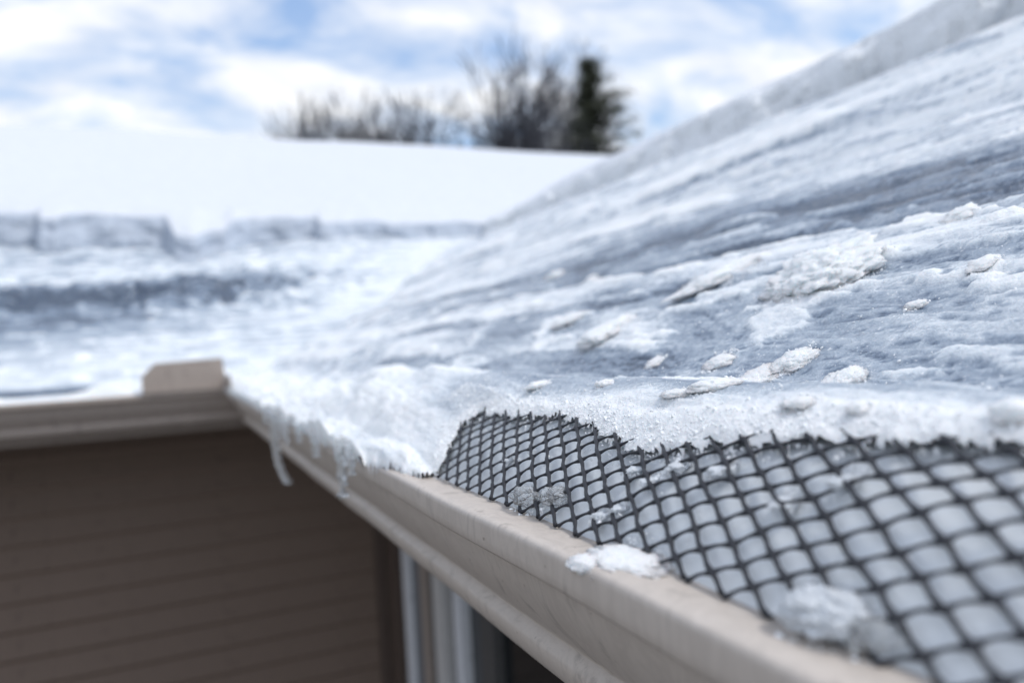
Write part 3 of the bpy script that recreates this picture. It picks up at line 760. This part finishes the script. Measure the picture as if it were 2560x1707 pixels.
icicle(1.23, -.006, .092, .0068, 'longest icicle, blunt and bent at the tip, below the gutter left of the others', (.012, -.045), .7, .06, seed=2, pw=4, tap=.25)
icicle(1.36, .008, .026, .0052, 'short stubby icicle nearest the inside corner', seed=3)
icicle(1.27, .006, .030, .0042, 'thin icicle second from the inside corner, left of the longest', seed=4)
icicle(1.20, .006, .034, .0040, 'thin icicle right above the root of the longest icicle', seed=5)
icicle(1.14, .006, .028, .0040, 'thin icicle just right of the longest icicle', (0, -.006), seed=6)
icicle(1.09, .008, .034, .0045, 'slightly curved icicle third right of the corner group', (0, -.01), seed=7)
icicle(.965, .008, .022, .0050, 'short fat icicle between the two icicle groups', seed=8)
icicle(.84, .008, .026, .0060, 'wide triangular icicle tooth left of the long beaded one', seed=9)
icicle(.705, .012, .052, .0050, 'beaded icicle with two drops hanging before the gutter face', (.000, -.008), 1.6, .6, seed=10)
icicle(.690, .012, .040, .0042, 'twin of the beaded icicle directly beside it on the right', (0, 0), 1.2, .4, seed=13)
icicle(.655, .008, .022, .0050, 'short rounded icicle rightmost on the gutter lip', seed=11)

# ------------------------------------------------------------------ trees behind the far roof
def tube_segments(segs, k=5):
    V, Fq, b = [], [], 0
    for p0, p1, r0, r1 in segs:
        p0 = np.array(p0); p1 = np.array(p1); d = p1 - p0; L_ = np.linalg.norm(d) + 1e-9; d /= L_
        a = np.cross(d, [.3, .9, .1]); a /= np.linalg.norm(a); c = np.cross(d, a); an = np.arange(k) / k * 2 * np.pi
        ring = np.cos(an)[:, None] * a + np.sin(an)[:, None] * c
        V.append(p0 + ring * r0); V.append(p1 + ring * r1)
        i = np.arange(k); j = (i + 1) % k; Fq.append(np.stack([i, j, j + k, i + k], 1) + b); b += 2 * k
    return np.concatenate(V), np.concatenate(Fq)
def bare_tree(x, y, h, spread, label, seed, stems=1, tw=1.0):
    rd = random.Random(seed); trunk, limb = [], []
    def grow(p, d, L_, r, lv):
        n = 4 if lv < 3 else 3; q = p
        for i in range(n):
            d = (d + Vector((rd.gauss(0, .15), rd.gauss(0, .15), rd.gauss(.03, .08)))).normalized()
            e = q + d * (L_ / n); r2 = r * (1 - .16)
            (trunk if lv == 0 else limb).append((q[:], e[:], r, r2)); q = e; r = r2
            if lv < 4 and (lv > 0 or i > 1):
                for c in range(1 if lv else 2):
                    ang = rd.uniform(.35, .85) * (spread if lv < 2 else 1); az = rd.uniform(0, 6.28)
                    a = d.orthogonal().normalized(); a.rotate(Matrix.Rotation(az, 3, d)); nd = (d * math.cos(ang) + a * math.sin(ang)).normalized()
                    grow(q, nd, L_ * rd.uniform(.55, .75) * (.55 if lv == 0 else 1), r * .62, lv + 1)
        if lv < 4:
            for c in range(2):
                a = d.orthogonal().normalized(); a.rotate(Matrix.Rotation(rd.uniform(0, 6.28), 3, d)); nd = (d + a * rd.uniform(.2, .6)).normalized()
                grow(q, nd, L_ * rd.uniform(.6, .75) * (.55 if lv == 0 else 1), r * .75, lv + 1)
    for st_ in range(stems):
        a = rd.uniform(0, 6.28); dd = Vector((math.cos(a) * .14 * (stems > 1), math.sin(a) * .14 * (stems > 1), 1)).normalized()
        grow(Vector((math.cos(a) * .3 * (stems > 1), math.sin(a) * .3 * (stems > 1), 0)), dd, h * .62, h * .016 / stems ** .4, 0)
    root = empty('bare_tree', (x, y, -2.9)); tag(root, label, 'tree', 'leafless trees behind the far roof')
    Vt, Ft = tube_segments(trunk, 7); Vl, Fl = tube_segments([(a, b, max(r0, .014 * tw), max(r1, .011 * tw)) for a, b, r0, r1 in limb], 4)
    top = Vl[:, 2].max(); sc = h / top; Vt *= (.64, .8, sc); Vl *= (.64, .8, sc)
    link('trunk', mesh('trunk', Vt, Ft), M_BARK, root, False); link('branches', mesh('branches', Vl, Fl), M_TWIG, root, False)
def at(px, py, Y):
    d = M3 @ np.array([(px - 1280) / F, -(py - 853.5) / F, -1.]); k = Y / d[1]; return CAM + k * d
for i, (px, top, Y, sp, st_, lab) in enumerate([
    (835, 246, 23, 1.0, 3, 'low leafless bush like tree, leftmost above the snowy ridge'),
    (925, 196, 24, .9, 2, 'leafless tree with thin upright tips, second from the left above the ridge'),
    (1055, 228, 26, 1.0, 1, 'small leafless tree in the gap left of the large dark crown'),
    (1135, 190, 22, 1.1, 2, 'large dark leafless tree with two trunks in the middle of the group'),
    (1215, 235, 24, .9, 1, 'leafless tree just right of the large dark crown'),
    (1300, 185, 30, .9, 1, 'pale tall thin leafless tree between the dark crown and the evergreen'),
    (1385, 235, 27, .9, 2, 'leafless tree directly left of the evergreen')]):
    p = at(px, top, Y); bare_tree(p[0], p[1], p[2] + 2.9, sp, lab, 300 + i * 7, st_, Y / 22 * 1.0)
def evergreen(px, top, Y, wl, wr, label, seed):
    p = at(px, top, Y); h = p[2] + 2.9; rd = random.Random(seed); segs = []; V = []; Fq = []
    root = empty('evergreen_tree', (p[0], p[1], -2.9)); tag(root, label, 'tree')
    z = h * .2
    while z < h * .985:
        t = (h - z) / h
        for b_ in range(7):
            az = rd.uniform(0, 6.28); side = math.cos(az); wdt = (wr if side > 0 else wl)
            L_ = h * (.04 + .95 * t) * (wdt * abs(side) + .3 * (1 - abs(side))) * rd.uniform(.35, 1.15)
            dz = rd.uniform(-.05, .22); d = Vector((math.cos(az), math.sin(az), dz)); s0 = Vector((0, 0, z)); e = s0 + d * L_
            segs.append((s0[:], e[:], .035 * t + .01, .006))
            m_ = int(24 + 46 * L_)
            for _ in range(m_):
                u = rd.uniform(.12, 1.05); q = s0 + d * L_ * u + Vector((rd.gauss(0, .11), rd.gauss(0, .11), rd.gauss(0, .09)))
                a = Vector((rd.gauss(0, 1), rd.gauss(0, 1), rd.gauss(0, .6))).normalized() * rd.uniform(.07, .17); bb = a.orthogonal().normalized() * .035
                i = len(V); V.extend([(q - a)[:], (q + bb)[:], (q + a)[:], (q - bb)[:]]); Fq.append((i, i + 1, i + 2, i + 3))
        z += h * rd.uniform(.012, .022)
    segs.append(((0, 0, 0), (0, 0, h * .6), .16, .08)); tr = [segs[-1], ((0, 0, h * .6), (0, 0, h), .08, .012)]
    Vt, Ft = tube_segments(tr, 8); link('trunk', mesh('trunk', Vt, Ft), M_BARK, root, False)
    Vb, Fb = tube_segments(segs[:-1], 4); link('branches', mesh('branches', Vb, Fb), M_BARK, root, False)
    link('needles', mesh('needles', np.array(V), np.array(Fq)), M_NEEDLE, root, False)
evergreen(1468, 140, 22, .26, .72, 'dark green evergreen tree, fuller on its right, beside the snowy near roof', 5)
